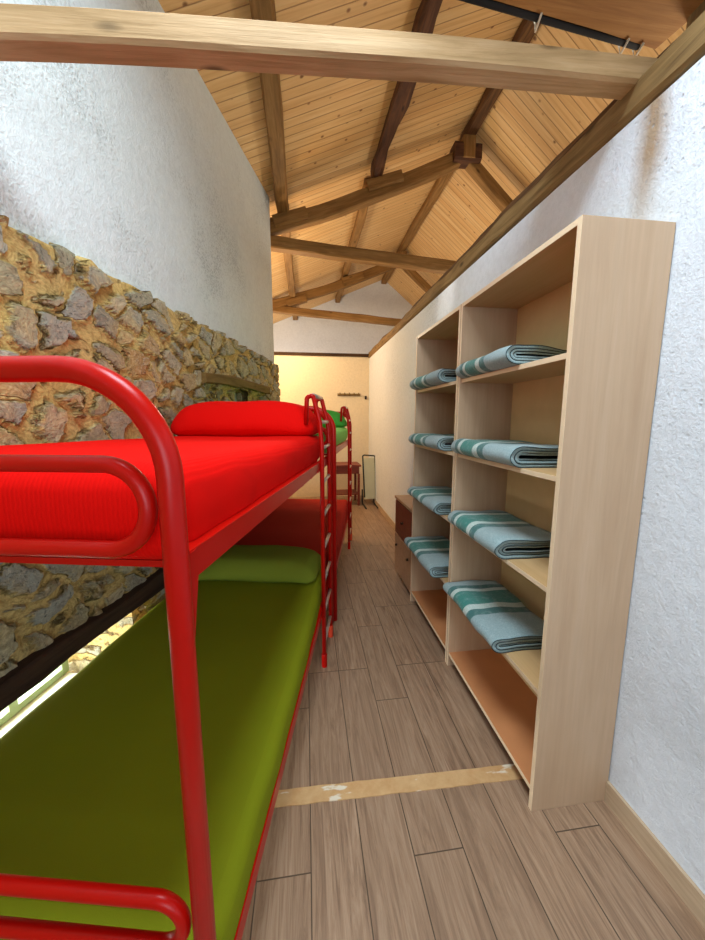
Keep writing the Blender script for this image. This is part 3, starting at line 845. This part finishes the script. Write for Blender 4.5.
def ladder(dt, label):
    s0 = SR-.062; a, b = 1.88+dt, 2.17+dt
    r = empty('bunk_ladder', W(s0, (a+b)/2, 0), -A, label=label, cat='ladder', group='red ladders hooked on the bunk beds')
    h = (b-a)/2
    for sg in (-1, 1):
        bm = bmesh.new()
        pts = [(.056, sg*h, .07), (.056, sg*h, 1.30), (.048, sg*h, 1.43), (.012, sg*h, 1.575), (-.02, sg*h, 1.56), (-.028, sg*h, 1.42)]
        tube(bm, fillet(pts, .05, 6), .0125, seg=12); finish('ladder_rail', bm, M['red'], r, True)
        bm = bmesh.new(); tube(bm, [(.056, sg*h, 0), (.056, sg*h, .004), (.056, sg*h, .075), (.056, sg*h, .08)], .0165, seg=12); finish('foot_cap', bm, M['tip'] if sg > 0 else M['red'], r, True)
    for z in (.15, .34, .53, .72, .91, 1.10, 1.29):
        bm = bmesh.new(); tube(bm, [(.056, -h+.008, z), (.056, h-.008, z)], .0095, seg=10); finish('rung', bm, M['chrome'], r, True)
    for x, z, q in ((.012, 1.572, .012), (.048, 1.43, .010)):
        bm = bmesh.new(); tube(bm, [(x, -h, z), (x, h, z)], q, seg=10); finish('grab_bar', bm, M['chrome'], r, True)
    return r
ladder(0, 'red ladder hooked on the nearest bunk bed, by its red pillow')
ladder(1.90, 'red ladder hooked on the farther bunk bed, by its green pillow')

# ------------------------------------------------------------------ things at the far wall
r = empty('coat_rack', (.79, 6.49, 1.88), label='brown wooden coat rack with pegs on the far cream wall', cat='coat rack')
bm = bmesh.new(); box(bm, -.21, .21, -.012, .008, -.022, .022); finish('rail', bm, M['plate'], r, bev=.003)
for i in range(5):
    bm = bmesh.new(); x = -.17+.085*i
    tube(bm, fillet([(x, -.01, .0), (x, -.06, -.005), (x, -.07, .03)], .02, 4), .009, seg=8); finish('peg', bm, M['lintel2'], r, True)
r = empty('wall_hook', (1.10, 6.49, 1.83), label='small single dark hook on the far wall beside the coat rack', cat='hook')
bm = bmesh.new(); box(bm, -.018, .018, -.006, .008, -.03, .03); finish('back_plate', bm, M['lintel'], r)
bm = bmesh.new(); tube(bm, fillet([(0, -.005, 0), (0, -.045, -.01), (0, -.05, .03)], .015, 4), .006, seg=8); finish('hook', bm, M['lintel'], r, True)

r = empty('nightstand', (.62, 5.95, 0), label='dark red-brown wooden side table by the far wall behind the ladders', cat='table')
part('table_top', .36, .90, 5.72, 6.18, .66, .69, M['cab'], r)
part('apron', .39, .87, 5.74, 6.16, .54, .66, M['cab'], r)
for x in (.385, .86):
    for y in (5.74, 6.15): part('leg', x-.02, x+.02, y-.02, y+.02, 0, .54, M['cab'], r)
part('lower_shelf', .39, .86, 5.75, 6.14, .18, .20, M['cab'], r)

r = empty('folding_panel', (1.06, 5.75, 0), label='cream folded table leaning in the far corner on a dark metal frame', cat='folded table')
g = bmesh.new(); box(g, -.11, .10, -.012, .012, .10, .80); finish('panel', g, M['cream'], r, rot=(R(-6), 0, R(12)), bev=.004)
g = bmesh.new()
tube(g, fillet([(.115, -.03, .012), (.115, -.0, .83), (-.115, -.02, .85), (-.115, -.05, .14)], .03, 5), .012, seg=10); finish('frame', g, M['darkmetal'], r, True, rot=(R(-6), 0, R(12)))
for x in (-.12, .08):
    g = bmesh.new(); tube(g, fillet([(x, -.30, .014), (x, .1, .014), (x, .1, .25)], .04, 5), .013, seg=10); finish('foot', g, M['darkmetal'], r, True)

# ------------------------------------------------------------------ outside ground
bm = bmesh.new(); box(bm, -14, -3.6, -6, 14, -1.2, -1.1); tag(finish('ground', bm, plain('pale_gravel', srgb(206, 208, 190), .9)), kind='structure')

# ------------------------------------------------------------------ light
def area(loc, rot, sx, sy, power, col):
    l = bpy.data.lights.new('daylight', 'AREA'); l.shape = 'RECTANGLE'; l.size = sx; l.size_y = sy; l.energy = power; l.color = col
    o = bpy.data.objects.new('daylight', l); C.objects.link(o); o.location = loc; o.rotation_euler = rot; return o
def point(loc, power, col, rad=.12):
    l = bpy.data.lights.new('point_light', 'POINT'); l.energy = power; l.color = col; l.shadow_soft_size = rad
    o = bpy.data.objects.new('point_light', l); C.objects.link(o); o.location = loc; return o
cool = (.82, .93, 1.0); warm = (1.0, .70, .36)
area((.2, YB+.02, 1.65), (R(90), 0, 0), 1.4, 1.3, 24, (.70, .86, 1.0))            # fill daylight at the added window behind the camera
area((-.10, .55, 3.65), (0, R(-4), 0), .9, .9, 72, (.74, .89, 1.0))               # unseen rooflight over the camera: area light hung under the closed roof
area(W(SW-TH-.05, 1.08, .35), (R(90), 0, R(-90)-A+R(0)), 1.2, .5, 34, (.9, .96, 1))
point((-1.0, 5.5, 2.25), 70, warm)                                       # lamp round the corner
point((-.2, 5.6, 2.75), 30, (1, .84, .62), .15)  # added warm light without a fixture
point((-.9, 7.9, 2.0), 80, (1, .95, .88), .15)                          # added light behind the far wall, to brighten the gable
point((2.4, 1.8, 2.2), 52, (1, .92, .78), .2)                            # added light in the unseen room beyond the partition, for the roof
point((2.4, 5.5, 2.2), 50, (1, .90, .74), .2)  # second added light there, farther along the roof

l = bpy.data.lights.new('glare_spot', 'SPOT'); l.energy = 14; l.spot_size = R(26); l.spot_blend = 1; l.color = (1, .97, .9); l.shadow_soft_size = .03  # added spot with no fixture, makes the bright patch on the right wall
o = bpy.data.objects.new('glare_spot', l); C.objects.link(o); o.location = (.35, 2.5, 2.95)
o.rotation_euler = (Vector((1.12, 2.86, 2.40))-o.location).to_track_quat('-Z', 'Y').to_euler()
w = bpy.data.worlds.new('sky'); bpy.context.scene.world = w; w.use_nodes = True
bg = w.node_tree.nodes['Background']; bg.inputs[0].default_value = (.86, .94, 1, 1); bg.inputs[1].default_value = 2.0

# ------------------------------------------------------------------ camera
cd = bpy.data.cameras.new('camera'); cam = bpy.data.objects.new('camera', cd); C.objects.link(cam)
cd.sensor_fit = 'HORIZONTAL'; cd.sensor_width = 36; cd.lens = 352/705*36; cd.clip_start = .02
cam.location = (0, 0, 1.45); cam.rotation_euler = (R(90-8.3), 0, R(-7.5))
sc = bpy.context.scene; sc.camera = cam
sc.view_settings.view_transform = 'Standard'; sc.view_settings.look = 'None'; sc.view_settings.exposure = 0.22; sc.view_settings.gamma = 1
sc.view_settings.use_curve_mapping = False
